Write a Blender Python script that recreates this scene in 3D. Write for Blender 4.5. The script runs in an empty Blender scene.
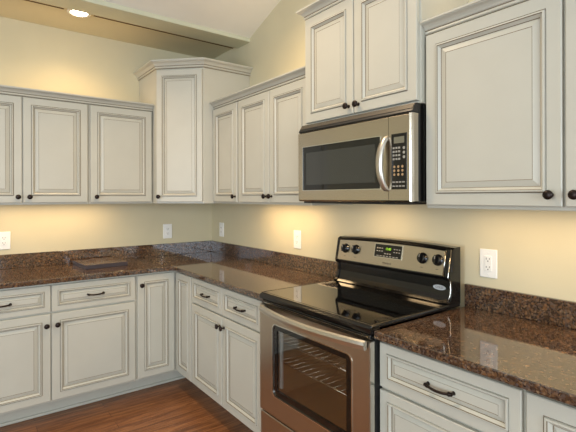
import bpy, bmesh, math, random
from mathutils import Matrix, Vector
random.seed(7)
S = bpy.context.scene
COL = S.collection
PI = math.pi

# ------------------------------------------------------------------ camera
YAW, ROLL = 0.92614, -0.00246
fw = Vector((math.cos(YAW), math.sin(YAW), 0)); rt = Vector((math.sin(YAW), -math.cos(YAW), 0)); up = Vector((0, 0, 1))
r2 = rt*math.cos(ROLL) + up*math.sin(ROLL); u2 = up*math.cos(ROLL) - rt*math.sin(ROLL)
cd = bpy.data.cameras.new('camera'); cam = bpy.data.objects.new('camera', cd); COL.objects.link(cam)
M = Matrix.Identity(4)
for i, v in enumerate((r2, u2, -fw)):
    for k in range(3): M[k][i] = v[k]
M.translation = Vector((-1.8799, -3.6869, 1.4189)); cam.matrix_world = M
cd.sensor_width = 36; cd.lens = 435.92/576*36; cd.shift_y = -18.94/576; cd.clip_start = .02
S.camera = cam
S.view_settings.view_transform = 'Standard'; S.view_settings.look = 'None'
S.view_settings.gamma = 1; S.view_settings.use_curve_mapping = False
S.view_settings.exposure = 0.12

# ------------------------------------------------------------------ world and light
W = bpy.data.worlds.new('sky'); S.world = W; W.use_nodes = True
bg = W.node_tree.nodes['Background']; bg.inputs[0].default_value = (.75, .87, 1, 1); bg.inputs[1].default_value = 1.2

def area(name, loc, aim, sx, sy, power, col, spread=180):
    l = bpy.data.lights.new(name, 'AREA'); l.shape = 'RECTANGLE'; l.size = sx; l.size_y = sy
    l.energy = power; l.color = col; l.spread = math.radians(spread)
    o = bpy.data.objects.new(name, l); COL.objects.link(o); o.location = loc
    z = -Vector(aim).normalized(); x = Vector((1, 0, 0)) if abs(z.x) < .5 else Vector((0, 1, 0))
    x = (x - z*x.dot(z)).normalized(); y = z.cross(x); R = Matrix.Identity(4)      # size_x runs along the world x (or y) axis
    for i, v in enumerate((x, y, z)):
        for k in range(3): R[k][i] = v[k]
    R.translation = Vector(loc); o.matrix_world = R
    return o
DAY = (.77, .885, 1.0); WARM = (1.0, .68, .35); WARM2 = (1.0, .76, .50)
# daylight through the openings of the rear and the far wall
area('daylight_rear', (-2.6, -6.97, 1.62), (0, 1, 0), 2.6, 1.7, 115, DAY)
area('daylight_rear', (-5.0, -6.97, 1.62), (0, 1, 0), 1.2, 1.7, 42, DAY)
area('daylight_far', (-5.97, -3.6, 1.30), (1, 0, 0), 1.9, 2.1, 98, DAY)
# warm strips below the wall cabinets and the cooktop lamp under the microwave
area('under_cabinet_lamp', (-1.36, -.19, 1.366), (0, .06, -1), .80, .04, 2.7, WARM)
area('under_cabinet_lamp', (-.19, -1.25, 1.366), (.06, 0, -1), .04, .60, 3.1, WARM)
area('under_cabinet_lamp', (-.19, -3.05, 1.366), (.06, 0, -1), .04, .85, 2.1, WARM)
area('cooktop_lamp', (-.22, -2.12, 1.38), (.1, 0, -1), .06, .20, 1.1, WARM)
# unseen warm strips added on the wall cabinets to brighten wall and soffit
area('over_cabinet_fill', (-1.42, -.275, 2.106), (0, -.05, 1), 1.0, .04, 1.0, WARM)
area('over_cabinet_fill', (-.20, -1.48, 2.106), (.05, 0, 1), .04, .6, 1.3, WARM)
area('over_cabinet_fill', (-.20, -3.05, 2.106), (.05, 0, 1), .04, .8, 1.0, WARM)

def spot(name, loc, power, col, angle=140, blend=.6, size=.06, aim=(0, 0, -1)):
    l = bpy.data.lights.new(name, 'SPOT'); l.energy = power; l.color = col; l.spot_size = math.radians(angle)
    l.spot_blend = blend; l.shadow_soft_size = size
    o = bpy.data.objects.new(name, l); COL.objects.link(o); o.location = loc
    o.rotation_euler = Vector(aim).to_track_quat('-Z', 'Y').to_euler()
    return o
# recessed lamp in the soffit, then unseen lamps added to brighten the room
spot('ceiling_and_fill_lamp', (-1.22, -.405, 2.685), 33, WARM, 135, .9)
spot('ceiling_and_fill_lamp', (-.55, -1.75, 3.05), 24, WARM2, 130)
spot('ceiling_and_fill_lamp', (-.60, -3.0, 3.45), 8, WARM2, 130)
spot('ceiling_and_fill_lamp', (-1.35, -1.9, 3.10), 66, WARM2, 130)

# ------------------------------------------------------------------ materials
def lin(r, g, b):
    f = lambda c: (c/255/12.92) if c/255 <= .04045 else ((c/255+.055)/1.055)**2.4
    return (f(r), f(g), f(b), 1)
def mat(name, col, rough=.5, metal=0, spec=.5, coat=0, ior=1.5, emit=None, es=0):
    m = bpy.data.materials.new(name); m.use_nodes = True; p = m.node_tree.nodes['Principled BSDF']
    p.inputs['Base Color'].default_value = col; p.inputs['Roughness'].default_value = rough
    p.inputs['Metallic'].default_value = metal; p.inputs['Specular IOR Level'].default_value = spec
    p.inputs['IOR'].default_value = ior; p.inputs['Coat Weight'].default_value = coat
    if emit: p.inputs['Emission Color'].default_value = emit; p.inputs['Emission Strength'].default_value = es
    return m
class NT:
    def __init__(s, m): s.t = m.node_tree; s.p = s.t.nodes['Principled BSDF']; s.N = s.t.nodes; s.L = s.t.links
    def n(s, ty, **kw):
        x = s.N.new(ty)
        for k, v in kw.items():
            if k in x.inputs: x.inputs[k].default_value = v
            else: setattr(x, k, v)
        return x
    def coord(s, scale=(1, 1, 1), which='Object'):
        c = s.n('ShaderNodeTexCoord'); mp = s.n('ShaderNodeMapping'); mp.inputs['Scale'].default_value = scale
        s.L.new(c.outputs[which], mp.inputs['Vector']); return mp.outputs['Vector']
    def ramp(s, fac, stops, interp='LINEAR'):
        r = s.n('ShaderNodeValToRGB'); r.color_ramp.interpolation = interp
        e = r.color_ramp.elements
        while len(e) < len(stops): e.new(.5)
        for k, (p, c) in enumerate(stops): e[k].position = p; e[k].color = c
        s.L.new(fac, r.inputs['Fac']); return r.outputs['Color']
    def mix(s, fac, a, b, mode='MIX'):
        x = s.n('ShaderNodeMix', data_type='RGBA', blend_type=mode)
        for i, v in ((0, fac), (6, a), (7, b)):
            if hasattr(v, 'is_linked') or hasattr(v, 'links'): s.L.new(v, x.inputs[i])
            else: x.inputs[i].default_value = v
        return x.outputs[2]
    def bump(s, h, strength=.1, dist=.002):
        b = s.n('ShaderNodeBump'); b.inputs['Strength'].default_value = strength; b.inputs['Distance'].default_value = dist
        s.L.new(h, b.inputs['Height']); s.L.new(b.outputs['Normal'], s.p.inputs['Normal'])

def painted(name, c1, c2, rough, scale):
    m = mat(name, c1, rough); t = NT(m)
    n = t.n('ShaderNodeTexNoise', Scale=scale, Detail=4.0); t.L.new(t.coord(), n.inputs['Vector'])
    t.L.new(t.ramp(n.outputs['Fac'], [(.35, c1), (.65, c2)]), t.p.inputs['Base Color'])
    return m, t, n
PAINT, t, n = painted('antique_white_paint', lin(187, 184, 171), lin(184, 181, 168), .38, 6)
GLAZE = mat('brown_glaze', lin(116, 102, 81), .5)
WALL, t, n = painted('sage_beige_wall_paint', lin(203, 194, 164), lin(199, 190, 160), .75, 3)
n2 = t.n('ShaderNodeTexNoise', Scale=260.0, Detail=2.0); t.L.new(t.coord(), n2.inputs['Vector']); t.bump(n2.outputs['Fac'], .06)
CEIL, t, n = painted('white_ceiling_paint', lin(228, 226, 216), lin(224, 222, 212), .85, 3)
FASCIA, t, n = painted('pale_green_trim_paint', lin(200, 200, 176), lin(197, 197, 172), .6, 3)

def granite(name, polish=.06):
    m = mat(name, lin(70, 50, 38), polish, ior=1.95); t = NT(m); co = t.coord()
    wn = t.n('ShaderNodeTexNoise', Scale=30.0, Detail=3.0); t.L.new(co, wn.inputs['Vector'])
    wv = t.n('ShaderNodeVectorMath', operation='SCALE'); wv.inputs['Scale'].default_value = .022
    t.L.new(wn.outputs['Color'], wv.inputs[0])
    ad = t.n('ShaderNodeVectorMath', operation='ADD'); t.L.new(co, ad.inputs[0]); t.L.new(wv.outputs[0], ad.inputs[1])
    v1 = t.n('ShaderNodeTexVoronoi', Scale=62.0); t.L.new(ad.outputs[0], v1.inputs['Vector'])
    v2 = t.n('ShaderNodeTexVoronoi', Scale=170.0); t.L.new(ad.outputs[0], v2.inputs['Vector'])
    sp = t.n('ShaderNodeSeparateColor'); t.L.new(v1.outputs['Color'], sp.inputs[0])
    sp2 = t.n('ShaderNodeSeparateColor'); t.L.new(v2.outputs['Color'], sp2.inputs[0])
    big = t.ramp(sp.outputs[0], [(0, lin(50, 39, 33)), (.3, lin(82, 57, 38)), (.52, lin(126, 88, 55)), (.7, lin(64, 50, 44)), (.86, lin(156, 112, 70)), (1, lin(88, 80, 78))])
    small = t.ramp(sp2.outputs[1], [(0, lin(26, 21, 22)), (.35, lin(56, 42, 34)), (.6, lin(90, 66, 46)), (.8, lin(68, 62, 63)), (1, lin(124, 100, 76))])
    edge = t.ramp(v1.outputs['Distance'], [(.25, (0, 0, 0, 1)), (.6, (1, 1, 1, 1))])
    f = t.n('ShaderNodeSeparateColor'); t.L.new(edge, f.inputs[0])
    c = t.mix(.45, big, small)
    dark = t.mix(f.outputs[0], c, small)
    t.L.new(dark, t.p.inputs['Base Color'])
    return m
GRANITE = granite('brown_speckled_granite')
GRANITE_RAW = granite('sawn_granite', .3)
GRANITE_SLAB = granite('granite_offcut', .22)
GRANITE_EDGE = mat('sawn_grey_granite_edge', lin(58, 50, 54), .5)

def wood():
    m = mat('brown_oak_floor', lin(96, 56, 34), .34); t = NT(m); co = t.coord()
    br = t.n('ShaderNodeTexBrick', Scale=1.0); t.L.new(co, br.inputs['Vector'])
    br.inputs['Brick Width'].default_value = 1.1; br.inputs['Row Height'].default_value = .083
    br.inputs['Mortar Size'].default_value = .0012; br.inputs['Mortar Smooth'].default_value = .4
    br.inputs['Color1'].default_value = (.1, .1, .1, 1); br.inputs['Color2'].default_value = (.9, .9, .9, 1); br.inputs['Mortar'].default_value = (.5, .5, .5, 1)
    br.offset = .37
    s = t.n('ShaderNodeMapping'); s.inputs['Scale'].default_value = (2.2, 34, 1); t.L.new(co, s.inputs['Vector'])
    ad = t.n('ShaderNodeVectorMath', operation='ADD'); t.L.new(s.outputs[0], ad.inputs[0])
    k = t.n('ShaderNodeVectorMath', operation='SCALE'); k.inputs['Scale'].default_value = 7.0; t.L.new(br.outputs['Color'], k.inputs[0]); t.L.new(k.outputs[0], ad.inputs[1])
    n1 = t.n('ShaderNodeTexNoise', Scale=1.6, Detail=7.0, Roughness=.65, Distortion=1.0); t.L.new(ad.outputs[0], n1.inputs['Vector'])
    g = t.ramp(n1.outputs['Fac'], [(.25, lin(82, 46, 26)), (.48, lin(132, 84, 50)), (.62, lin(162, 109, 68)), (.8, lin(106, 65, 38))])
    tone = t.ramp(br.outputs['Color'], [(0, (.74, .72, .70, 1)), (1, (1.15, 1.12, 1.08, 1))])
    c = t.mix(1.0, g, tone, 'MULTIPLY')
    c = t.mix(br.outputs['Fac'], c, lin(46, 26, 16))
    t.L.new(c, t.p.inputs['Base Color'])
    t.bump(n1.outputs['Fac'], .12, .002)
    return m
WOOD = wood()

def brushed(name, col, rough, scale):
    m = mat(name, col, rough, metal=1); t = NT(m)
    n = t.n('ShaderNodeTexNoise', Scale=1.0, Detail=3.0); t.L.new(t.coord(scale), n.inputs['Vector'])
    r = t.n('ShaderNodeMapRange'); r.inputs['To Min'].default_value = rough-.012; r.inputs['To Max'].default_value = rough+.012
    t.L.new(n.outputs['Fac'], r.inputs['Value']); t.L.new(r.outputs[0], t.p.inputs['Roughness'])
    pass
    return m
STEEL = brushed('brushed_stainless_steel', lin(196, 186, 170), .26, (6, 6, 500))
STEEL_DOOR = brushed('warm_stainless_steel', lin(188, 176, 162), .32, (6, 6, 500))
HANDLE = mat('satin_steel', lin(205, 199, 188), .33, metal=1)
CHROME = mat('polished_steel', lin(215, 212, 205), .12, metal=1)
BLACKGLASS = mat('black_glass', lin(10, 10, 10), .04, ior=1.6)
BLACK = mat('gloss_black_enamel', lin(16, 15, 15), .14)
BLACKP = mat('satin_black_plastic', lin(28, 27, 27), .4)
GREYP = mat('dark_grey_grille', lin(92, 85, 74), .4, metal=.3)
BRONZE = mat('oil_rubbed_bronze', lin(42, 32, 28), .35, metal=.7)
WHITEP = mat('white_plastic', lin(232, 232, 228), .3)
SLOT = mat('dark_slot', lin(40, 38, 36), .6)
PRINT = mat('pale_print', lin(150, 146, 136), .5)
PRINTD = mat('dark_print', lin(70, 62, 54), .5)
LED = mat('green_display_digits', lin(150, 220, 40), .4, emit=lin(170, 225, 60), es=.45)
LCD = mat('grey_display', lin(110, 108, 92), .25)
LAMP = mat('glowing_lamp_lens', lin(255, 240, 210), .4, emit=(1, .82, .55, 1), es=14)
BADGE = mat('silver_badge', lin(205, 208, 212), .25, metal=.3)
OVENIN = mat('brown_oven_enamel', lin(150, 122, 88), .4)
SKYGLASS = mat('window_glass', (1, 1, 1, 1), 0.0); SKYGLASS.node_tree.nodes['Principled BSDF'].inputs['Transmission Weight'].default_value = 1
def tinted(name, tint, w):
    m = bpy.data.materials.new(name); m.use_nodes = True; t = m.node_tree; t.nodes.clear()
    o = t.nodes.new('ShaderNodeOutputMaterial'); g = t.nodes.new('ShaderNodeBsdfGlossy'); g.inputs['Roughness'].default_value = .03
    tr = t.nodes.new('ShaderNodeBsdfTransparent'); tr.inputs['Color'].default_value = tint
    lw = t.nodes.new('ShaderNodeLayerWeight'); lw.inputs['Blend'].default_value = .5      # facing: alike from both sides of the pane
    pw = t.nodes.new('ShaderNodeMath'); pw.operation = 'POWER'; pw.inputs[1].default_value = 3.0; t.links.new(lw.outputs['Facing'], pw.inputs[0])
    fr = t.nodes.new('ShaderNodeMath'); fr.operation = 'MULTIPLY_ADD'; fr.inputs[1].default_value = .6; fr.inputs[2].default_value = w; t.links.new(pw.outputs[0], fr.inputs[0])
    mx = t.nodes.new('ShaderNodeMixShader')
    t.links.new(fr.outputs[0], mx.inputs[0]); t.links.new(tr.outputs[0], mx.inputs[1]); t.links.new(g.outputs[0], mx.inputs[2]); t.links.new(mx.outputs[0], o.inputs[0])
    return m
OVENGLASS = tinted('smoked_oven_glass', (.80, .78, .74, 1), .10)

# ------------------------------------------------------------------ mesh helpers
class MB:
    def __init__(s): s.bm = bmesh.new()
    def quadstrip(s, a, b, mi=0, close=True, smooth=False):
        n = len(a)
        for i in range(n if close else n-1):
            j = (i+1) % n
            try: f = s.bm.faces.new((a[i], a[j], b[j], b[i])); f.material_index = mi; f.smooth = smooth
            except ValueError: pass
    def V(s, pts): return [s.bm.verts.new(p) for p in pts]
    def face(s, vs, mi=0):
        f = s.bm.faces.new(vs); f.material_index = mi; return f
    def box(s, x0, x1, y0, y1, z0, z1, mi=0, bev=0, seg=2, tf=None):
        x0, x1 = min(x0, x1), max(x0, x1); y0, y1 = min(y0, y1), max(y0, y1); z0, z1 = min(z0, z1), max(z0, z1)
        b = bmesh.new()
        v = [b.verts.new((x, y, z)) for x in (x0, x1) for y in (y0, y1) for z in (z0, z1)]
        for q in ((0, 1, 3, 2), (4, 6, 7, 5), (0, 4, 5, 1), (2, 3, 7, 6), (0, 2, 6, 4), (1, 5, 7, 3)): b.faces.new([v[k] for k in q])
        if bev: bmesh.ops.bevel(b, geom=b.edges[:], offset=bev, segments=seg, affect='EDGES', profile=.5)
        s.merge(b, mi, tf); return s
    def merge(s, b, mi=0, tf=None):
        if tf is not None: bmesh.ops.transform(b, matrix=tf, verts=b.verts[:])
        mp = {v: s.bm.verts.new(v.co) for v in b.verts}
        for f in b.faces:
            g = s.bm.faces.new([mp[v] for v in f.verts]); g.material_index = mi if mi is not None else f.material_index; g.smooth = f.smooth
        b.free()
    def poly(s, pts, h0, h1, mi=0, bev=0, axis='z', seg=2):
        """a polygon extruded along one axis"""
        b = bmesh.new()
        P = {'z': lambda p, h: (p[0], p[1], h), 'x': lambda p, h: (h, p[0], p[1]), 'y': lambda p, h: (p[0], h, p[1])}[axis]
        lo = [b.verts.new(P(p, h0)) for p in pts]; hi = [b.verts.new(P(p, h1)) for p in pts]
        b.faces.new(lo[::-1]); b.faces.new(hi)
        for i in range(len(pts)): b.faces.new((lo[i], lo[(i+1) % len(pts)], hi[(i+1) % len(pts)], hi[i]))
        bmesh.ops.recalc_face_normals(b, faces=b.faces[:])
        if bev: bmesh.ops.bevel(b, geom=b.edges[:], offset=bev, segments=seg, affect='EDGES', profile=.5)
        s.merge(b, mi); return s
    def lathe(s, prof, axis=(0, 0, 1), org=(0, 0, 0), n=20, mi=0, smooth=True):
        q = Vector((0, 0, 1)).rotation_difference(Vector(axis)); prev = None; o = Vector(org)
        for r, h in prof:
            ring = s.V([o + q @ Vector((r*math.cos(2*PI*i/n), r*math.sin(2*PI*i/n), h)) for i in range(n)])
            if prev: s.quadstrip(prev, ring, mi, True, smooth)
            else: s.face(ring[::-1], mi)
            prev = ring
        s.face(prev, mi); return s
    def tube(s, pts, r, n=10, mi=0, flat=1.0):
        pts = [Vector(p) for p in pts]; prev = None
        for i, p in enumerate(pts):
            d = (pts[min(i+1, len(pts)-1)] - pts[max(i-1, 0)]).normalized()
            a = d.orthogonal().normalized() if abs(d.z) > .9 else d.cross(Vector((0, 0, 1))).normalized()
            b = d.cross(a)
            rr = r[i] if isinstance(r, (list, tuple)) else r
            ring = s.V([p + a*rr*math.cos(2*PI*k/n) + b*rr*flat*math.sin(2*PI*k/n) for k in range(n)])
            if prev: s.quadstrip(prev, ring, mi, True, True)
            else: s.face(ring[::-1], mi)
            prev = ring
        s.face(prev, mi); return s
    def rect_sweep(s, secs, mi=0):
        prev = None
        for sec in secs:
            ring = s.V(sec)
            if prev: s.quadstrip(prev, ring, mi)
            else: s.face(ring[::-1], mi)
            prev = ring
        s.face(prev, mi); return s
    def build(s, name, mats, parent=None, loc=(0, 0, 0), rotz=0):
        bmesh.ops.recalc_face_normals(s.bm, faces=s.bm.faces[:])
        me = bpy.data.meshes.new(name); s.bm.to_mesh(me); s.bm.free()
        for m in (mats if isinstance(mats, (list, tuple)) else [mats]): me.materials.append(m)
        o = bpy.data.objects.new(name, me); COL.objects.link(o); o.location = loc; o.rotation_euler = (0, 0, rotz)
        if parent: o.parent = parent
        return o
def thing(name, label, cat, loc=(0, 0, 0), rotz=0, group=None):
    o = bpy.data.objects.new(name, None); COL.objects.link(o); o.empty_display_size = .05
    o.location = loc; o.rotation_euler = (0, 0, rotz); o['label'] = label; o['category'] = cat
    if group: o['group'] = group
    return o
def tag(o, label, cat, group=None):
    o['label'] = label; o['category'] = cat
    if group: o['group'] = group
    return o
def struct(o): o['kind'] = 'structure'; return o

# ------------------------------------------------------------------ room
XW, YR, ZS, YB, RISE = -6.0, -7.0, 2.702, -.68, .366
mb = MB(); mb.box(XW-.1, .12, YR-.1, .12, -.08, 0); struct(mb.build('floor', WOOD))
mb = MB(); mb.box(XW-.1, .12, 0, .12, 0, 2.78); struct(mb.build('wall_left', WALL))
YT = -3.9; ZT = 2.707 + RISE*(YB-YT)                        # ridge of the vault
ZE = ZT - .25*(YT-YR)
def wall_with_holes(u0, u1, zt, holes):
    """rectangles of a wall left around its window openings, in (u, z)"""
    us = sorted({u0, u1} | {h[0] for h in holes} | {h[1] for h in holes}); out = []
    for a, b in zip(us, us[1:]):
        zs = [(0, zt)]
        for h in holes:
            if h[0] <= a and h[1] >= b: zs = [(0, h[2]), (h[3], zt)] if h[2] > 0 else [(h[3], zt)]
        out += [(a, b, z0, z1) for z0, z1 in zs]
    return out
mb = MB(); mb.poly([(.12, 0), (.12, 2.78), (YB, 2.79), (YT, ZT+.06), (YR-.1, ZE+.03), (YR-.1, 0)], 0, .12, axis='x')
struct(mb.build('wall_right', WALL))
HR = [(-3.9, -1.3, .77, 2.47), (-5.6, -4.4, .77, 2.47)]
mb = MB()
for a, b, z0, z1 in wall_with_holes(XW-.1, .12, ZE+.05, HR): mb.box(a, b, YR-.1, YR, z0, z1)
struct(mb.build('wall_rear', WALL))
HF = [(-4.55, -2.65, 0, 2.35)]
mb = MB()
for a, b, z0, z1 in wall_with_holes(YR-.1, .12, ZT, HF): mb.box(XW-.1, XW, a, b, z0, z1)
struct(mb.build('wall_far', WALL))
mb = MB()
sec = [(YB, 2.707), (YT, ZT), (YR-.1, ZE), (YR-.1, ZE+.08), (YT, ZT+.08), (YB, 2.80)]
mb.poly(sec, XW-.1, .12, axis='x'); struct(mb.build('ceiling', CEIL))
mb = MB(); mb.box(XW-.1, .12, -.52, .12, ZS, ZS+.10); struct(mb.build('ceiling_soffit', WALL))
mb = MB(); mb.box(XW-.1, .06, YB, -.485, 2.676, 2.79, 0, .004); struct(mb.build('trim_1', FASCIA))
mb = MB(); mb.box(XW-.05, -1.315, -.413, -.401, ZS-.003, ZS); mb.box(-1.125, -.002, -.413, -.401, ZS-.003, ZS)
struct(mb.build('shadow_strip', mat('painted_shadow_line', lin(92, 72, 46), .8)))  # dark strip painted in for the shadow line along the beam
def window(name, u0, u1, z0, z1, rear):
    fr = MB(); pn = MB(); B = .05
    def bx(m, a, b, c, d, t0, t1):
        if rear: m.box(a, b, YR-t1, YR-t0, c, d)
        else: m.box(XW-t1, XW-t0, a, b, c, d)
    for a, b, c, d in ((u0, u1, z0, z0+B), (u0, u1, z1-B, z1), (u0, u0+B, z0+B, z1-B), (u1-B, u1, z0+B, z1-B), ((u0+u1)/2-.025, (u0+u1)/2+.025, z0+B, z1-B)):
        bx(fr, a, b, c, d, .005, .06)
    f = struct(fr.build(name, CEIL))
    return f
window('window_1', -3.9, -1.3, .77, 2.47, True); window('window_2', -5.6, -4.4, .77, 2.47, True); window('door_1', -4.55, -2.65, 0, 2.35, False)

# ------------------------------------------------------------------ doors, drawers, hardware
PROF = [(0, 0, 0), (0, .016, 0), (.003, .019, 0), (.046, .019, 0), (.0485, .0165, 1), (.0505, .0245, 0), (.056, .0250, 0), (.0580, .0215, 1),
        (.0670, .0120, 0), (.0690, .0095, 1), (.0905, .0165, 0), (.0925, .0158, 1)]
def panel(mb, x0, x1, z0, z1, yf, s=1.0, fit=True):
    """raised-panel front: rings from the outer edge inwards; front faces -y, back plane at yf"""
    m = min(x1-x0, z1-z0); s = min(s, m/2/.0925*.82) if fit else s
    prev = None
    for d, h, mi in PROF:
        d *= s
        if mi and d < .06*s: pass
        ring = mb.V([(x0+d, yf-h, z0+d), (x1-d, yf-h, z0+d), (x1-d, yf-h, z1-d), (x0+d, yf-h, z1-d)])
        if prev: mb.quadstrip(prev, ring, mi)
        else: mb.face(ring[::-1], 0)
        prev = ring
    mb.face(prev, 0)
def knob_mesh():
    mb = MB(); mb.lathe([(.0085, 0), (.0085, .002), (.005, .005), (.0045, .014), (.009, .017), (.0145, .021), (.016, .0255), (.0145, .030), (.009, .0325), (.002, .0335)], (0, -1, 0), n=20)
    return mb
KNOB = None
def knob(parent, x, z, yf):
    global KNOB
    if KNOB is None:
        o = knob_mesh().build('knob', BRONZE, parent); KNOB = o
    else:
        o = KNOB.copy(); COL.objects.link(o); o.parent = parent
    o.location = (x, yf, z); return o
def pull(parent, x, z, yf):
    mb = MB(); h = .048; pts = []
    for i in range(13):
        u = -1 + i/6
        pts.append((x + u*h, yf-.028+.010*u*u, z-.004*(1-u*u)))
    mb.tube(pts, [.0056 if abs(i-6) > 4 else .0048 for i in range(13)], 10)
    for sx in (-1, 1):
        mb.lathe([(.0075, 0), (.007, .003), (.005, .008), (.006, .018), (.0065, .022)], (0, -1, 0), (x+sx*h, yf, z), 12)
    for u in (-.86, .86): mb.lathe([(.0075, -.003), (.0075, .003)], (1, 0, 0), (x+u*h, yf-.0205, z-.001), 12)
    return mb.build('pull_handle', BRONZE, parent)
def door(parent, x0, x1, z0, z1, yf, knob_at=None):
    mb = MB(); panel(mb, x0, x1, z0, z1, -yf); d = mb.build('door', [PAINT, GLAZE], parent)
    if knob_at: knob(d, knob_at[0], knob_at[1], -yf-.019)
    return d
def drawer(parent, x0, x1, z0, z1, yf, handle=True):
    mb = MB(); panel(mb, x0, x1, z0, z1, -yf, .76); d = mb.build('drawer_front', [PAINT, GLAZE], parent)
    if handle: pull(d, (x0+x1)/2, (z0+z1)/2-.002, -yf-.0125)
    return d
def carcass(parent, x0, x1, z0, z1, depth, name='body'):
    mb = MB(); mb.box(x0+.0004, x1-.0004, -depth, -.0006, z0, z1, 0, .0015, 1)
    # glazed line along the lower edge and the joint of the face frame
    return mb.build(name, [PAINT, GLAZE], parent)

UZ0, UZ1, UD0, UD1 = 1.372, 2.10, 1.385, 2.084      # wall cabinets: box and doors
UF = .332                                              # depth of the box front
def wall_cab(label, x0, x1, doors, loc, rotz, z0=UZ0, z1=UZ1, dz0=UD0, dz1=UD1, yf=UF-.012, group='antique white wall cabinets'):
    t = thing('wall_cabinet', label, 'cabinet', loc, rotz, group)
    carcass(t, x0, x1, z0, z1, yf)
    for a, b, k in doors: door(t, a, b, dz0, dz1, yf+.0005, k)
    return t
RL = 0; RR_ = -PI/2                                    # local x: world x (left run) or world -y (right run)

wall_cab('wide two-door cream wall cabinet at the left edge, over the left outlet', -1.985, -1.1425,
         [(-1.975, -1.5545, (-1.578, 1.424)), (-1.5485, -1.1525, (-1.512, 1.424))], (0, 0, 0), RL)
wall_cab('single-door cream wall cabinet left of the tall corner cabinet', -1.1415, -.677,
         [(-1.1325, -.690, (-1.096, 1.424))], (0, 0, 0), RL)
wall_cab('narrow single-door cream wall cabinet right of the tall corner cabinet', .677, 1.0535,
         [(.686, 1.043, (1.022, 1.424))], (0, 0, 0), RR_)
wall_cab('two-door cream wall cabinet on the right wall just left of the microwave', 1.0545, 1.832,
         [(1.066, 1.4395, (1.412, 1.424)), (1.4455, 1.822, (1.470, 1.424))], (0, 0, 0), RR_)
wall_cab('large near cream wall cabinet at the right edge, right of the microwave', 2.580, 3.62,
         [(2.588, 3.098, (3.066, 1.424)), (3.108, 3.608, (3.14, 1.424))], (0, 0, 0), RR_)
wall_cab('high two-door cream wall cabinet above the stainless microwave', 1.834, 2.578,
         [(1.842, 2.2055, (2.176, 1.857)), (2.2105, 2.570, (2.240, 1.857))], (0, 0, 0), RR_, 1.808, 2.416, 1.819, 2.382, .355)

# crown mouldings, swept along the cabinet tops
CROWN = [(0, 0), (.0055, 0), (.0055, .0035), (.011, .005), (.0135, .009), (.0125, .014), (.0095, .0165), (.0105, .0195), (.0145, .0215), (.018, .028), (.026, .036), (.036, .0405), (.0385, .0415), (.0390, .0440), (.044, .0450), (.044, .053), (0, .053)]
CG = {2, 7}  # glaze lines; the lower one also paints in shade above the doors
def sweep(path, z, prof=CROWN, closed_back=.02, k=1.0):
    """profile (out, up) swept along a path in plan; 'out' lies to the left of the walking direction"""
    mb = MB(); n = len(path); P = [Vector(p) for p in path]; rings = []
    pr = [(-closed_back, 0)] + list(prof[:-1]) + [(-closed_back, prof[-1][1])]
    for i in range(n):
        ds = []
        if i > 0: ds.append((P[i]-P[i-1]).normalized())
        if i < n-1: ds.append((P[i+1]-P[i]).normalized())
        nn = [Vector((-d.y, d.x)) for d in ds]
        m = sum(nn, Vector((0, 0))).normalized(); sc = 1/max(.2, m.dot(nn[0]))
        rings.append(mb.V([(P[i].x+m.x*o*k*sc, P[i].y+m.y*o*k*sc, z+u*k) for o, u in pr]))
    for a, b in zip(rings, rings[1:]):
        N = len(pr)
        for j in range(N):
            f = mb.face((a[j], a[(j+1) % N], b[(j+1) % N], b[j]), 1 if j in CG else 0)
    mb.face(rings[0][::-1]); mb.face(rings[-1])
    return mb
# walking direction is chosen so that 'left' points into the room
YFU = -(UF-.012)
o = sweep([(-.677, YFU), (-1.985, YFU)][::-1][::-1], 2.088).build('crown_molding', [PAINT, GLAZE])
tag(o, 'cream crown molding along the top of the left wall cabinets', 'molding', 'cream crown moldings')
o = sweep([(YFU, -1.832), (YFU, -.677)], 2.088).build('crown_molding', [PAINT, GLAZE])
tag(o, 'cream crown molding between tall corner cabinet and the high microwave cabinet', 'molding', 'cream crown moldings')
o = sweep([(YFU, -3.62), (YFU, -2.580)], 2.088).build('crown_molding', [PAINT, GLAZE])
tag(o, 'cream crown molding on the large near cabinet at the right edge', 'molding', 'cream crown moldings')
o = sweep([(-.002, -2.578), (-.355, -2.578), (-.355, -1.834), (-.002, -1.834)], 2.387).build('crown_molding', [PAINT, GLAZE])
tag(o, 'cream crown molding on the high cabinet above the microwave', 'molding', 'cream crown moldings')

# tall diagonal corner cabinet
ca, cb = .675, .410
t = thing('corner_wall_cabinet', 'tall cream diagonal corner wall cabinet with one narrow door', 'cabinet')
mb = MB(); mb.poly([(-.0006, -.0006), (-ca, -.0006), (-ca, -cb), (-cb, -ca), (-.0006, -ca)], UZ0, 2.44, 0, .0015, seg=1); mb.build('body', [PAINT, GLAZE], t)
dw = math.hypot(ca-cb, ca-cb)/2
dg = bpy.data.objects.new('door', None)
mb = MB(); panel(mb, -dw+.006, dw-.006, UD0, 2.385, 0, .9)
d = mb.build('door', [PAINT, GLAZE], t, (-(ca+cb)/2, -(ca+cb)/2, 0), -PI/4); bpy.data.objects.remove(dg)
knob(d, -dw+.030, 1.424, -.019)
sweep([(-.001, -ca), (-cb, -ca), (-ca, -cb), (-ca, -.001)], 2.398, k=1.15).build('crown', [PAINT, GLAZE], t)

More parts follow.
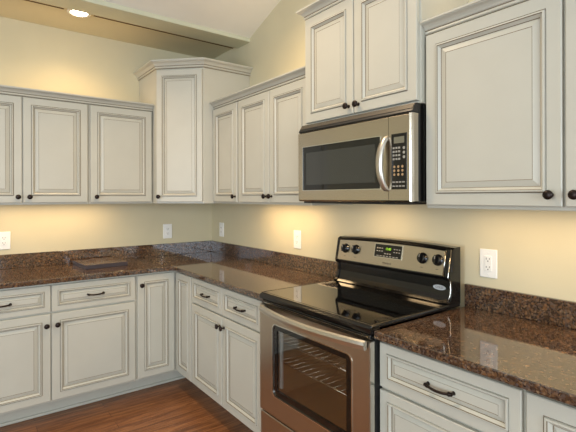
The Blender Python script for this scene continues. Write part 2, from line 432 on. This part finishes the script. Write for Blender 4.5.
# ------------------------------------------------------------------ base cabinets
BF, BZ0, BZ1 = .590, .128, .8835
DR0, DR1, BD0, BD1 = .702, .868, .143, .690
def base_body(t, x0, x1):
    carcass(t, x0, x1, BZ0, BZ1, BF)
    mb = MB(); mb.box(x0+.0004, x1-.0004, -.452, -.006, 0.0005, BZ0-.0005); mb.build('toe_kick', PAINT, t)
t = thing('base_cabinet', 'cream base cabinet with two drawers over two doors, at the left edge', 'cabinet', (0, 0, 0), RL, 'antique white base cabinets')
base_body(t, -1.960, -.893)
drawer(t, -1.950, -1.4290, DR0, DR1, BF); drawer(t, -1.4225, -.903, DR0, DR1, BF)
door(t, -1.950, -1.4290, BD0, BD1, BF, (-1.453, .620)); door(t, -1.4225, -.903, BD0, BD1, BF, (-1.392, .620))
t = thing('corner_base_cabinet', 'cream corner base cabinet with a narrow folding pair of doors', 'cabinet', (0, 0, 0), 0, 'antique white base cabinets')
mb = MB(); B = BF
mb.poly([(-.0006, -.0006), (-.8925, -.0006), (-.8925, -B), (-B, -B), (-B, -.8825), (-.0006, -.8825)], BZ0, BZ1, 0, .0015, seg=1); mb.build('body', [PAINT, GLAZE], t)
mb = MB(); mb.poly([(-.006, -.006), (-.8925, -.006), (-.8925, -.452), (-.452, -.452), (-.452, -.8825), (-.006, -.8825)], .0005, BZ0-.0005); mb.build('toe_kick', PAINT, t)
door(t, -.886, -.617, BD0, DR1, BF, (-.862, .797 if 0 else .80))
mb = MB(); panel(mb, .617, .876, BD0, DR1, -BF); mb.build('door', [PAINT, GLAZE], t, (0, 0, 0), RR_)
t = thing('base_cabinet', 'cream base cabinet with two drawers over two doors, left of the stove', 'cabinet', (0, 0, 0), RR_, 'antique white base cabinets')
base_body(t, .8835, 1.808)
drawer(t, .893, 1.3205, DR0, DR1, BF); drawer(t, 1.3265, 1.758, DR0, DR1, BF)
door(t, .893, 1.3205, BD0, BD1, BF, (1.300, .630)); door(t, 1.3265, 1.758, BD0, BD1, BF, (1.352, .630))
t = thing('base_cabinet', 'near cream drawer base cabinet right of the stove with one long bronze pull in view', 'cabinet', (0, 0, 0), RR_, 'antique white base cabinets')
base_body(t, 2.567, 3.1005)
drawer(t, 2.572, 3.0945, DR0, DR1, BF); drawer(t, 2.572, 3.0945, .425, .690, BF); drawer(t, 2.572, 3.0945, BD0, .413, BF)
t = thing('base_cabinet', 'cream base cabinet in the lower right corner, cut by the picture edge', 'cabinet', (0, 0, 0), RR_, 'antique white base cabinets')
base_body(t, 3.1015, 3.62)
door(t, 3.1075, 3.612, BD0, DR1, BF, (3.58, .80))
mb = MB(); mb.box(-1.96, -.455, -.466, -.4525, .0005, .020, 0, .005); mb.box(-.466, -.4525, -1.808, -.466, .0005, .020, 0, .005)
struct(mb.build('trim_2', PAINT))

# ------------------------------------------------------------------ countertops
CT0, CT1, CF = .884, .914, -.635
def arc_pts(cx, cy, r, a0, a1, n=6): return [(cx+r*math.cos(a0+(a1-a0)*i/n), cy+r*math.sin(a0+(a1-a0)*i/n)) for i in range(n+1)]
t = thing('countertop', 'L-shaped brown granite countertop running around the corner', 'countertop')
mb = MB()
mb.poly([(-.001, -.001), (-1.975, -.001), (-1.975, CF)] + arc_pts(CF-.03, CF-.03, .03, PI/2, 0) + [(CF, -1.811), (-.001, -1.811)], CT0, CT1, 0, .004)
mb.build('slab', GRANITE, t)
mb = MB(); mb.box(-1.975, -.0215, -.0205, -.001, CT1+.0003, 1.016, 0, .002); mb.build('backsplash', GRANITE, t)
mb = MB(); mb.box(-.0205, -.001, -1.811, -.0015, CT1+.0003, 1.016, 0, .002); mb.build('backsplash', GRANITE, t)
t = thing('countertop', 'brown granite countertop right of the stove, nearest the camera', 'countertop')
mb = MB(); mb.box(CF, -.001, -3.63, -2.5668, CT0, CT1, 0, .004); mb.build('slab', GRANITE, t)
mb = MB(); mb.box(-.0205, -.001, -3.63, -2.5668, CT1+.0003, 1.016, 0, .002); mb.build('backsplash', GRANITE, t)
# loose offcut on the left counter
mb = MB(); mb.box(-.148, .148, -.165, .165, 0, .0285, 1, .001); mb.box(-.1475, .1475, -.1645, .1645, .0283, .030, 0, .0007)
o = mb.build('granite_offcut', [GRANITE_SLAB, GRANITE_EDGE], None, (-1.045, -.230, CT1+.0006), math.radians(3))
tag(o, 'loose rectangular granite slab lying flat on the left countertop', 'slab')

# ------------------------------------------------------------------ outlets
def outlet(x, z, loc, rotz, label):
    t = thing('wall_outlet', label, 'outlet', loc, rotz, 'white wall outlets')
    mb = MB(); mb.box(x-.040, x+.040, -.0062, -.0004, z-.063, z+.063, 0, .003); mb.build('cover_plate', WHITEP, t)
    mb = MB(); mb.box(x-.0175, x+.0175, -.0088, -.0058, z-.034, z+.034, 0, .0015)
    for s in (-1, 1):
        cz = z+s*.0185
        mb.box(x-.0085, x-.0060, -.0093, -.0086, cz-.002, cz+.007, 1); mb.box(x+.0060, x+.0085, -.0093, -.0086, cz-.001, cz+.006, 1)
        mb.lathe([(.0028, 0), (.0028, .0006)], (0, -1, 0), (x, -.0087, cz-.008), 10, 1, False)
    mb.build('receptacle', [WHITEP, SLOT], t)
    for s in (-1, 1):
        mb = MB(); mb.lathe([(.0032, 0), (.0028, .0009)], (0, -1, 0), (x, -.0061, z+s*.048), 10, 0); mb.build('screw', [WHITEP], t)
outlet(-1.633, 1.115, (0, 0, 0), RL, 'white outlet at the left picture edge above the left counter')
outlet(-.430, 1.123, (0, 0, 0), RL, 'white outlet on the left wall below the tall corner cabinet')
outlet(.197, 1.128, (0, 0, 0), RR_, 'white outlet on the right wall closest to the room corner')
outlet(1.298, 1.124, (0, 0, 0), RR_, 'white outlet on the right wall left of the stove')
outlet(2.673, 1.122, (0, 0, 0), RR_, 'large near white outlet right of the stove')

# ------------------------------------------------------------------ recessed light
t = thing('recessed_light', 'glowing round recessed ceiling light over the left cabinets', 'light', (-1.22, -.408, ZS))
mb = MB(); mb.lathe([(.056, -.0005), (.076, -.0005), (.077, -.004), (.074, -.008), (.060, -.0105), (.056, -.006)], (0, 0, 1), (0, 0, 0), 40); mb.build('trim_ring', CEIL, t)
mb = MB(); mb.lathe([(.0555, -.001), (.0555, -.006), (.05, -.009), (.02, -.0105), (.001, -.011)], (0, 0, 1), (0, 0, 0), 40); mb.build('lens', LAMP, t)

# ------------------------------------------------------------------ text helper
def text(parent, s, size, origin, ux, uz, material, name='lettering', depth=.0003):
    cu = bpy.data.curves.new('t', 'FONT'); cu.body = s; cu.size = size; cu.align_x = 'CENTER'; cu.align_y = 'CENTER'; cu.extrude = depth
    ob = bpy.data.objects.new('t', cu); COL.objects.link(ob)
    bpy.context.view_layer.update()
    me = bpy.data.meshes.new_from_object(ob.evaluated_get(bpy.context.evaluated_depsgraph_get()))
    bpy.data.objects.remove(ob); bpy.data.curves.remove(cu)
    ux = Vector(ux).normalized(); uz = Vector(uz).normalized(); n = ux.cross(uz)
    T = Matrix.Identity(4)
    for i, v in enumerate((ux, uz, n)):
        for k in range(3): T[k][i] = v[k]
    T.translation = Vector(origin); me.transform(T)
    me.materials.clear(); me.materials.append(material)
    o = bpy.data.objects.new(name, me); COL.objects.link(o); o.parent = parent
    return o

# ------------------------------------------------------------------ microwave (local: x along wall, -y into the room)
t = thing('microwave', 'stainless over-the-range microwave below the high cabinet', 'microwave', (0, 0, 0), RR_)
m0, m1, mf, mz0, mz1 = 1.834, 2.575, .415, 1.392, 1.8065
mb = MB(); mb.box(m0, m1, -.372, -.001, mz0+.004, mz1, 0, .004); mb.build('case', BLACK, t)
# door: steel frame with a bowed outer face around the glass
def fslab(mb, x0, x1, z0, z1, y0, y1, mi=0, bev=.004): mb.box(x0, x1, -y1, -y0, z0, z1, mi, bev)
seam = 2.455
wx0, wx1, wz0, wz1 = 1.872, 2.408, 1.455, 1.682
mb = MB()
mb.poly([(-.3725, 1.764), (-.3725, mz0+.008), (-.408, mz0+.004), (-.415, mz0+.012), (-.415, 1.757), (-.408, 1.764)], m0, wx0, 0, .0, axis='x')
mb.poly([(-.3725, 1.764), (-.3725, mz0+.008), (-.408, mz0+.004), (-.415, mz0+.012), (-.415, 1.757), (-.408, 1.764)], wx1, seam-.001, 0, .0, axis='x')
mb.poly([(-.3725, 1.764), (-.3725, wz1), (-.415, wz1), (-.415, 1.757), (-.408, 1.764)], wx0, wx1, axis='x')
mb.poly([(-.3725, wz0), (-.3725, mz0+.008), (-.408, mz0+.004), (-.415, mz0+.012), (-.415, wz0)], wx0, wx1, axis='x')
dr = mb.build('door', STEEL, t)
mb = MB(); mb.box(wx0+.0005, wx1-.0005, -.4135, -.40, wz0+.0005, wz1-.0005, 0, .001); mb.box(wx0+.026, wx1-.03, -.4139, -.4136, wz0+.028, wz1-.030, 1); mb.build('window', [BLACKGLASS, mat('smoked_window_screen', lin(44, 46, 44), .09, ior=1.7)], dr)
mb = MB()
for a, b, c, d in ((wx0-.004, wx1+.004, wz0-.004, wz0), (wx0-.004, wx1+.004, wz1, wz1+.004), (wx0-.004, wx0, wz0, wz1), (wx1, wx1+.004, wz0, wz1)): mb.box(a, b, -.4165, -.4145, c, d)
mb.build('window_bezel', CHROME, dr)
mb = MB(); secs = []
for i in range(25):
    u = -1 + i/12; bow = 1-abs(u)**2.2
    yc = .421 + .034*bow**.9; z = 1.561 + u*.116; w = .0145+.0035*bow
    xx = 2.434 + .010*(1-bow)
    secs.append([(xx-w, -yc+.008, z), (xx-w*.8, -yc-.003, z), (xx-w*.3, -yc-.006, z), (xx+w*.3, -yc-.006, z), (xx+w*.8, -yc-.003, z), (xx+w, -yc+.008, z), (xx+w*.6, -yc+.013, z), (xx-w*.6, -yc+.013, z)])
mb.rect_sweep(secs); 
for u in (-1, 1): mb.box(2.433, 2.4535, -.424, -.4145, 1.561+u*.108-.010, 1.561+u*.108+.010, 0, .003)
h = mb.build('handle', HANDLE, dr)
for p in h.data.polygons: p.use_smooth = True
mb = MB()
mb.poly([(-.3725, 1.764), (-.3725, mz0+.008), (-.408, mz0+.004), (-.415, mz0+.012), (-.415, 1.757), (-.408, 1.764)], seam+.001, m1-.012, axis='x')
mb.poly([(seam+.13, -.415)] if 0 else [(m1-.012, -.415), (m1-.004, -.411), (m1, -.400), (m1, -.3725), (m1-.012, -.3725)], mz0+.008, 1.763)
cp = mb.build('control_panel', STEEL, t)
kx0, kx1 = 2.471, 2.551
mb = MB(); mb.box(kx0, kx1, -.4165, -.4145, 1.450, 1.684, 0, .0008); kp = mb.build('keypad', BLACK, cp)
mb = MB(); mb.box(kx0+.014, kx1-.012, -.4171, -.4163, 1.643, 1.670); mb.build('display', LCD, kp)
mb = MB()
for r in range(4):
    for c in range(3): mb.box(kx0+.008+c*.0145, kx0+.018+c*.0145, -.4170, -.4163, 1.620-r*.0155, 1.628-r*.0155)
for r in range(3): mb.lathe([(.0062, 0), (.0062, .0006)], (0, -1, 0), (kx1-.014, -.4164, 1.622-r*.019), 14)
for r in range(2):
    for c in range(4): mb.box(kx0+.006+c*.017, kx0+.0185+c*.017, -.4170, -.4163, 1.478-r*.017, 1.4835-r*.017)
mb.build('keys', PRINT, kp)
mb = MB()
for r in range(3):
    for c in range(3): mb.lathe([(.0058, 0), (.005, .0008)], (0, -1, 0), (kx0+.016+c*.021, -.4164, 1.545-r*.0165), 12)
mb.build('buttons', mat('amber_print', lin(170, 138, 100), .5), kp)
mb = MB()
mb.poly([(-.373, 1.7655), (-.411, 1.7655), (-.413, 1.770), (-.388, 1.8060), (-.373, 1.8060)], m0, m1, axis='x')
for z, h in ((1.783, .0070), (1.791, .0060), (1.7985, .0060)):
    y = .4145 - (z-1.770)/.0360*.025
    mb.poly([(-y-.0012, z), (-y-.0012+.0045*h/.008, z+h), (-.38, z+h), (-.38, z)], m0+.003, m1-.003, 1, axis='x')
mb.build('vent_grille', [BLACKP, GREYP], t)
mb = MB(); mb.box(m0+.02, m1-.02, -.395, -.05, mz0-.006, mz0+.0035, 0, .002); mb.build('bottom_plate', BLACKP, t)

# ------------------------------------------------------------------ stove
t = thing('electric_range', 'freestanding stainless electric range with black glass cooktop', 'stove', (0, 0, 0), RR_)
s0, s1 = 1.814, 2.566
mb = MB(); mb.box(s0+.004, s0+.02, -.625, -.012, .06, .895); mb.box(s1-.018, s1-.002, -.625, -.012, .06, .895)
mb.box(s0+.02, s1-.018, -.10, -.012, .06, .895); mb.box(s0+.02, s1-.018, -.625, -.10, .06, .34); mb.box(s0+.02, s1-.018, -.625, -.10, .85, .895)
for x in (s0+.06, s1-.06):
    for y in (-.55, -.08): mb.lathe([(.022, 0.001), (.022, .012), (.014, .02), (.014, .062)], (0, 0, 1), (x, y, 0), 14)
mb.build('body', BLACKP, t)
# cooktop: black frame with a rim, glass inset
mb = MB(); mb.box(s0, s1, -.648, -.050, .9165, .9335, 0, .006, 3)
mb.poly([(-.648, .928), (-.655, .922), (-.652, .903), (-.625, .897), (-.60, .897), (-.60, .920)], s0, s1, axis='x'); ct = mb.build('cooktop', BLACK, t)
mb = MB(); mb.box(s0+.016, s1-.016, -.632, -.125, .9330, .9345, 0, .0006); mb.build('glass_surface', BLACKGLASS, ct)
mb = MB()
for a, b, c, d in ((s0+.003, s1-.003, -.647, -.641), (s0+.003, s0+.009, -.641, -.13), (s1-.009, s1-.003, -.641, -.13)): mb.box(a, b, c, d, .9330, .9352, 0, .001)
mb.build('cooktop_rim', mat('dark_polished_rim', lin(120, 112, 100), .2, metal=.9), ct)
# black strip with vent line over the door
mb = MB(); mb.box(s0+.006, s1-.006, -.645, -.60, .8775, .8965, 0, .004)
mb.box(s0+.02, s1-.02, -.6468, -.644, .8845, .8865, 1)
mb.build('vent_strip', [BLACK, CHROME], t)
# oven door
dz0, dz1, df = .345, .8755, .655
gx0, gx1, gz0, gz1 = 1.930, 2.470, .447, .797
def rrect(x0, x1, z0, z1, r, n=6):
    pts = []
    for cx, cz, a in ((x1-r, z1-r, 0), (x0+r, z1-r, PI/2), (x0+r, z0+r, PI), (x1-r, z0+r, 1.5*PI)):
        pts += [(cx+r*math.cos(a+PI/2*i/n), cz+r*math.sin(a+PI/2*i/n)) for i in range(n+1)]
    return pts
def plate_hole(mb, out, inn, y0, y1, mi=0, mi_in=0):
    """plate between two like-counted outlines; y0 back, y1 front (both depths)"""
    A = [mb.V([(x, -y, z) for x, z in o]) for o, y in ((out, y0), (out, y1), (inn, y1), (inn, y0))]
    mb.quadstrip(A[0], A[1], mi); mb.quadstrip(A[1], A[2], mi); mb.quadstrip(A[2], A[3], mi_in); mb.quadstrip(A[3], A[0], mi)
mb = MB(); out = rrect(s0+.003, s1-.003, dz0, dz1, .004); inn = rrect(gx0, gx1, gz0, gz1, .028)
plate_hole(mb, out, inn, .628, df); dr = mb.build('oven_door', STEEL_DOOR, t)
mb = MB(); plate_hole(mb, rrect(gx0-.004, gx1+.004, gz0-.004, gz1+.004, .031), rrect(gx0+.001, gx1-.001, gz0+.001, gz1-.001, .027), df-.002, df+.0022); mb.build('window_bezel', CHROME, dr)
mb = MB(); plate_hole(mb, rrect(gx0+.0005, gx1-.0005, gz0+.0005, gz1-.0005, .0275), rrect(gx0+.030, gx1-.034, gz0+.030, gz1-.026, .006), .640, df-.004); mb.build('window_border', BLACKGLASS, dr)
mb = MB(); mb.box(gx0+.028, gx1-.032, -.6475, -.6435, gz0+.028, gz1-.024); mb.build('window_glass', OVENGLASS, dr)
mb = MB(); mb.box(s1-.0025, s1-.0005, -.653, -.630, dz0, .872, 0); mb.build('edge_trim', CHROME, dr)
# handle: bowed steel bar
mb = MB(); secs = []
for i in range(33):
    u = -1 + i/16; x = 2.202 + u*.354; bow = math.cos(u*PI/2)**.9 if abs(u) < 1 else 0
    y = .672 + .046*bow; z = .8610; hh = .0185
    secs.append([(x, -y+.011, z-hh*.8), (x, -y+.011, z+hh*.8), (x, -y+.004, z+hh), (x, -y-.006, z+hh*.75), (x, -y-.009, z+.002), (x, -y-.006, z-hh*.8), (x, -y+.003, z-hh)])
mb.rect_sweep(secs)
hd = mb.build('handle', HANDLE, dr)
for u in (-1, 1):
    x = 2.202 + u*.332; mb = MB(); mb.box(x-.016, x+.016, -.664, -.6545, .851, .872, 0, .002); mb.build('handle_mount', BLACKP, dr)
# oven cavity in front of the body (walls, racks)
mb = MB(); c0, c1, k0, k1 = gx0-.02, gx1+.02, gz0-.02, gz1+.02
e = .012
mb = MB()
# cavity is recessed: open box 0.42 deep
mb.box(c0, c1, -.20, -.185, k0, k1); mb.box(c0-e, c0, -.627, -.185, k0, k1); mb.box(c1, c1+e, -.627, -.185, k0, k1); mb.box(c0-e, c1+e, -.627, -.185, k0-e, k0); mb.box(c0-e, c1+e, -.627, -.185, k1, k1+e)
cv = mb.build('oven_cavity', OVENIN, t)
mb = MB()
for z in (.60, .70):
    for k in range(14): mb.tube([(c0+.01+k*(c1-c0-.02)/13, -.22, z), (c0+.01+k*(c1-c0-.02)/13, -.60, z)], .0022, 6)
    for y in (-.22, -.41, -.60): mb.tube([(c0+.004, y, z-.004), (c1-.004, y, z-.004)], .0032, 6)
mb.build('oven_racks', CHROME, cv)
mb = MB(); mb.box(1.956, 1.972, -.634, -.620, gz0+.036, gz1-.034, 0, .003); l = bpy.data.lights.new('added_oven_fill', 'POINT'); l.energy = .35; l.color = WARM2; l.shadow_soft_size = .03  # unlit oven: unseen lamp added to brighten the view through its window
o = bpy.data.objects.new('added_oven_fill', l); COL.objects.link(o); o.location = (-.30, -2.40, .75)
mb.build('cavity_flange', mat('pale_blue_grey_enamel', lin(196, 204, 214), .25), cv)
# storage drawer
mb = MB(); mb.box(s0+.003, s1-.003, -.652, -.626, .085, .335, 0, .004); mb.build('storage_drawer', STEEL_DOOR, t)
# backguard: profile in (depth, z) extruded along the wall
bgp = [(-.050, .925), (-.128, .925), (-.136, .936), (-.124, .946), (-.112, .965), (-.106, .995), (-.106, 1.038), (-.122, 1.046), (-.124, 1.054), (-.100, 1.172), (-.050, 1.172)]
mb = MB(); mb.poly(bgp, s0+.010, s1-.006, axis='x'); gd = mb.build('backguard', BLACK, t)
A0, A1 = Vector((-.1245, 1.060)), Vector((-.1015, 1.168))
dd = (A1-A0).normalized(); nn = Vector((-dd.y, dd.x))       # outwards, up-left
def on_panel(u, lift=0.0): p = A0 + (A1-A0)*u + nn*lift; return (p.x, p.y)
mb = MB(); px0, px1 = s0+.020, s1-.036
q = [on_panel(0, .0002), on_panel(0, .004), on_panel(1, .004), on_panel(1, .0002)]
prev = None; secs = []
for i in range(25):
    u = -1 + i/12; x = (px0+px1)/2 + u*(px1-px0)/2; tp = 1.0 + .085*(1-u*u)
    secs.append([(x,)+tuple(on_panel(0, .0002)), (x,)+tuple(on_panel(0, .004)), (x,)+tuple(on_panel(tp, .004)), (x,)+tuple(on_panel(tp, .0002))])
mb.rect_sweep(secs); pn = mb.build('control_panel', STEEL, gd)
# arched top trim
mb = MB(); secs = []
for i in range(25):
    u = -1 + i/12; x = (s0+s1)/2 + u*((s1-s0)/2-.004); a = .011*(1-u*u)
    secs.append([(x, -.050, 1.167+a), (x, -.104, 1.167+a), (x, -.107, 1.171+a), (x, -.103, 1.179+a), (x, -.090, 1.186+a), (x, -.050, 1.188+a)])
mb.rect_sweep(secs); mb.build('top_trim', BLACK, gd)
# steel face follows the arch a little
# end caps
for x0, x1 in ((s0+.002, s0+.018), (s1-.034, s1-.002)):
    mb = MB(); cap = [(-.048, .93), (-.130, .93), (-.138, .940), (-.126, .952), (-.117, .970), (-.112, .997), (-.112, 1.036), (-.127, 1.044), (-.130, 1.056), (-.106, 1.178), (-.092, 1.187), (-.048, 1.189)]
    mb.poly(cap, x0, x1, 0, axis='x'); mb.build('end_cap', BLACK, gd)
mb = MB(); mb.tube([(s1-.036, -.1335, 1.056), (s1-.036, -.110, 1.176)], .003, 8); mb.tube([(s1-.010, -.1345, .945), (s1-.010, -.119, .975), (s1-.010, -.1145, 1.0), (s1-.010, -.1145, 1.036), (s1-.010, -.131, 1.046), (s1-.010, -.1325, 1.056), (s1-.010, -.108, 1.178)], .0028, 8)
mb.build('end_strip', CHROME, gd)
ax = Vector((0, nn.x, nn.y)); upv = Vector((0, dd.x, dd.y))
def P3(x, u, lift): y, z = on_panel(u, lift); return Vector((x, y, z))
for x in (1.888, 1.970, 2.408, 2.492):
    mb = MB(); o_ = P3(x, .60, .0042)
    mb.lathe([(.027, 0), (.027, .002), (.0235, .003), (.0215, .016), (.0195, .018)], tuple(ax), tuple(o_), 24)
    b = bmesh.new(); bmesh.ops.create_cube(b, size=1)
    T = Matrix.Identity(4)
    ux = Vector((1, 0, 0))
    tilt = Matrix.Rotation(random.uniform(-.15, .15), 4, 'Z')
    for i, v in enumerate((ux*.009, upv*.040, ax*.012)):
        for k in range(3): T[k][i] = v[k]
    T.translation = o_ + ax*.0225; mb.merge(b, 0, T)
    b = bmesh.new(); bmesh.ops.create_cube(b, size=1)
    T2 = Matrix.Identity(4)
    for i, v in enumerate((ux*.0025, upv*.014, ax*.001)):
        for k in range(3): T2[k][i] = v[k]
    T2.translation = o_ + ax*.029 + upv*.009; mb.merge(b, 1, T2)
    mb.build('knob', [BLACK, PRINT], pn)
def pbox(mb, x0, x1, u0, u1, l0, l1, mi=0): mb.poly([on_panel(u0, l0), on_panel(u0, l1), on_panel(u1, l1), on_panel(u1, l0)], x0, x1, mi, axis='x')
mb = MB(); pbox(mb, 2.104, 2.288, .375, 1.03, .004, .0062, 1); pbox(mb, 2.109, 2.283, .405, 1.0, .0062, .0072, 0); dp = mb.build('display', [BLACK, CHROME], pn)
text(dp, '12:00', .016, P3(2.198, .80, .0074), (1, 0, 0), upv, LED, 'digits')
mb = MB()
for k in range(3): pbox(mb, 2.122+k*.016, 2.131+k*.016, .80, .84, .0072, .0076); pbox(mb, 2.234+k*.016, 2.243+k*.016, .80, .84, .0072, .0076)
for k in range(3): pbox(mb, 2.122+k*.016, 2.131+k*.016, .66, .70, .0072, .0076); pbox(mb, 2.234+k*.016, 2.243+k*.016, .66, .70, .0072, .0076)
for k in range(3): pbox(mb, 2.176+k*.016, 2.186+k*.016, .555, .60, .0072, .0077)
for k in range(7): pbox(mb, 2.126+k*.021, 2.139+k*.021, .44, .475, .0072, .0076)
mb.build('keys', PRINT, dp)
text(pn, 'Whirlpool', .0135, P3(2.196, .14, .0043), (1, 0, 0), upv, PRINTD, 'brand_lettering')
for x in (1.888, 1.970, 2.408, 2.492):
    mb = MB()
    for k in (-2, -1, 0, 1, 2): pbox(mb, x+k*.0115-.001, x+k*.0115+.001, .94-.03*k*k, .955-.03*k*k, .0041, .0044)
    mb.build('dial_marks', PRINTD, pn)
    mb = MB(); pbox(mb, x-.008, x+.008, .20, .22, .0041, .0044); mb.build('dial_legend', PRINTD, pn)
# oval badge on the black riser
mb = MB(); b = bmesh.new(); bmesh.ops.create_circle(b, cap_ends=True, radius=1, segments=32)
r = bmesh.ops.extrude_face_region(b, geom=b.faces[:]); bmesh.ops.translate(b, verts=[v for v in r['geom'] if isinstance(v, bmesh.types.BMVert)], vec=(0, 0, 1))
T = Matrix(((.033, 0, 0, 2.494), (0, 0, -.003, -.1055), (0, .0115, 0, .999), (0, 0, 0, 1))); mb.merge(b, 0, T)
bd = mb.build('badge', BADGE, gd)
text(bd, 'GOLD', .0145, (2.494, -.1087, .999), (1, 0, 0), (0, 0, 1), PRINTD, 'badge_lettering')
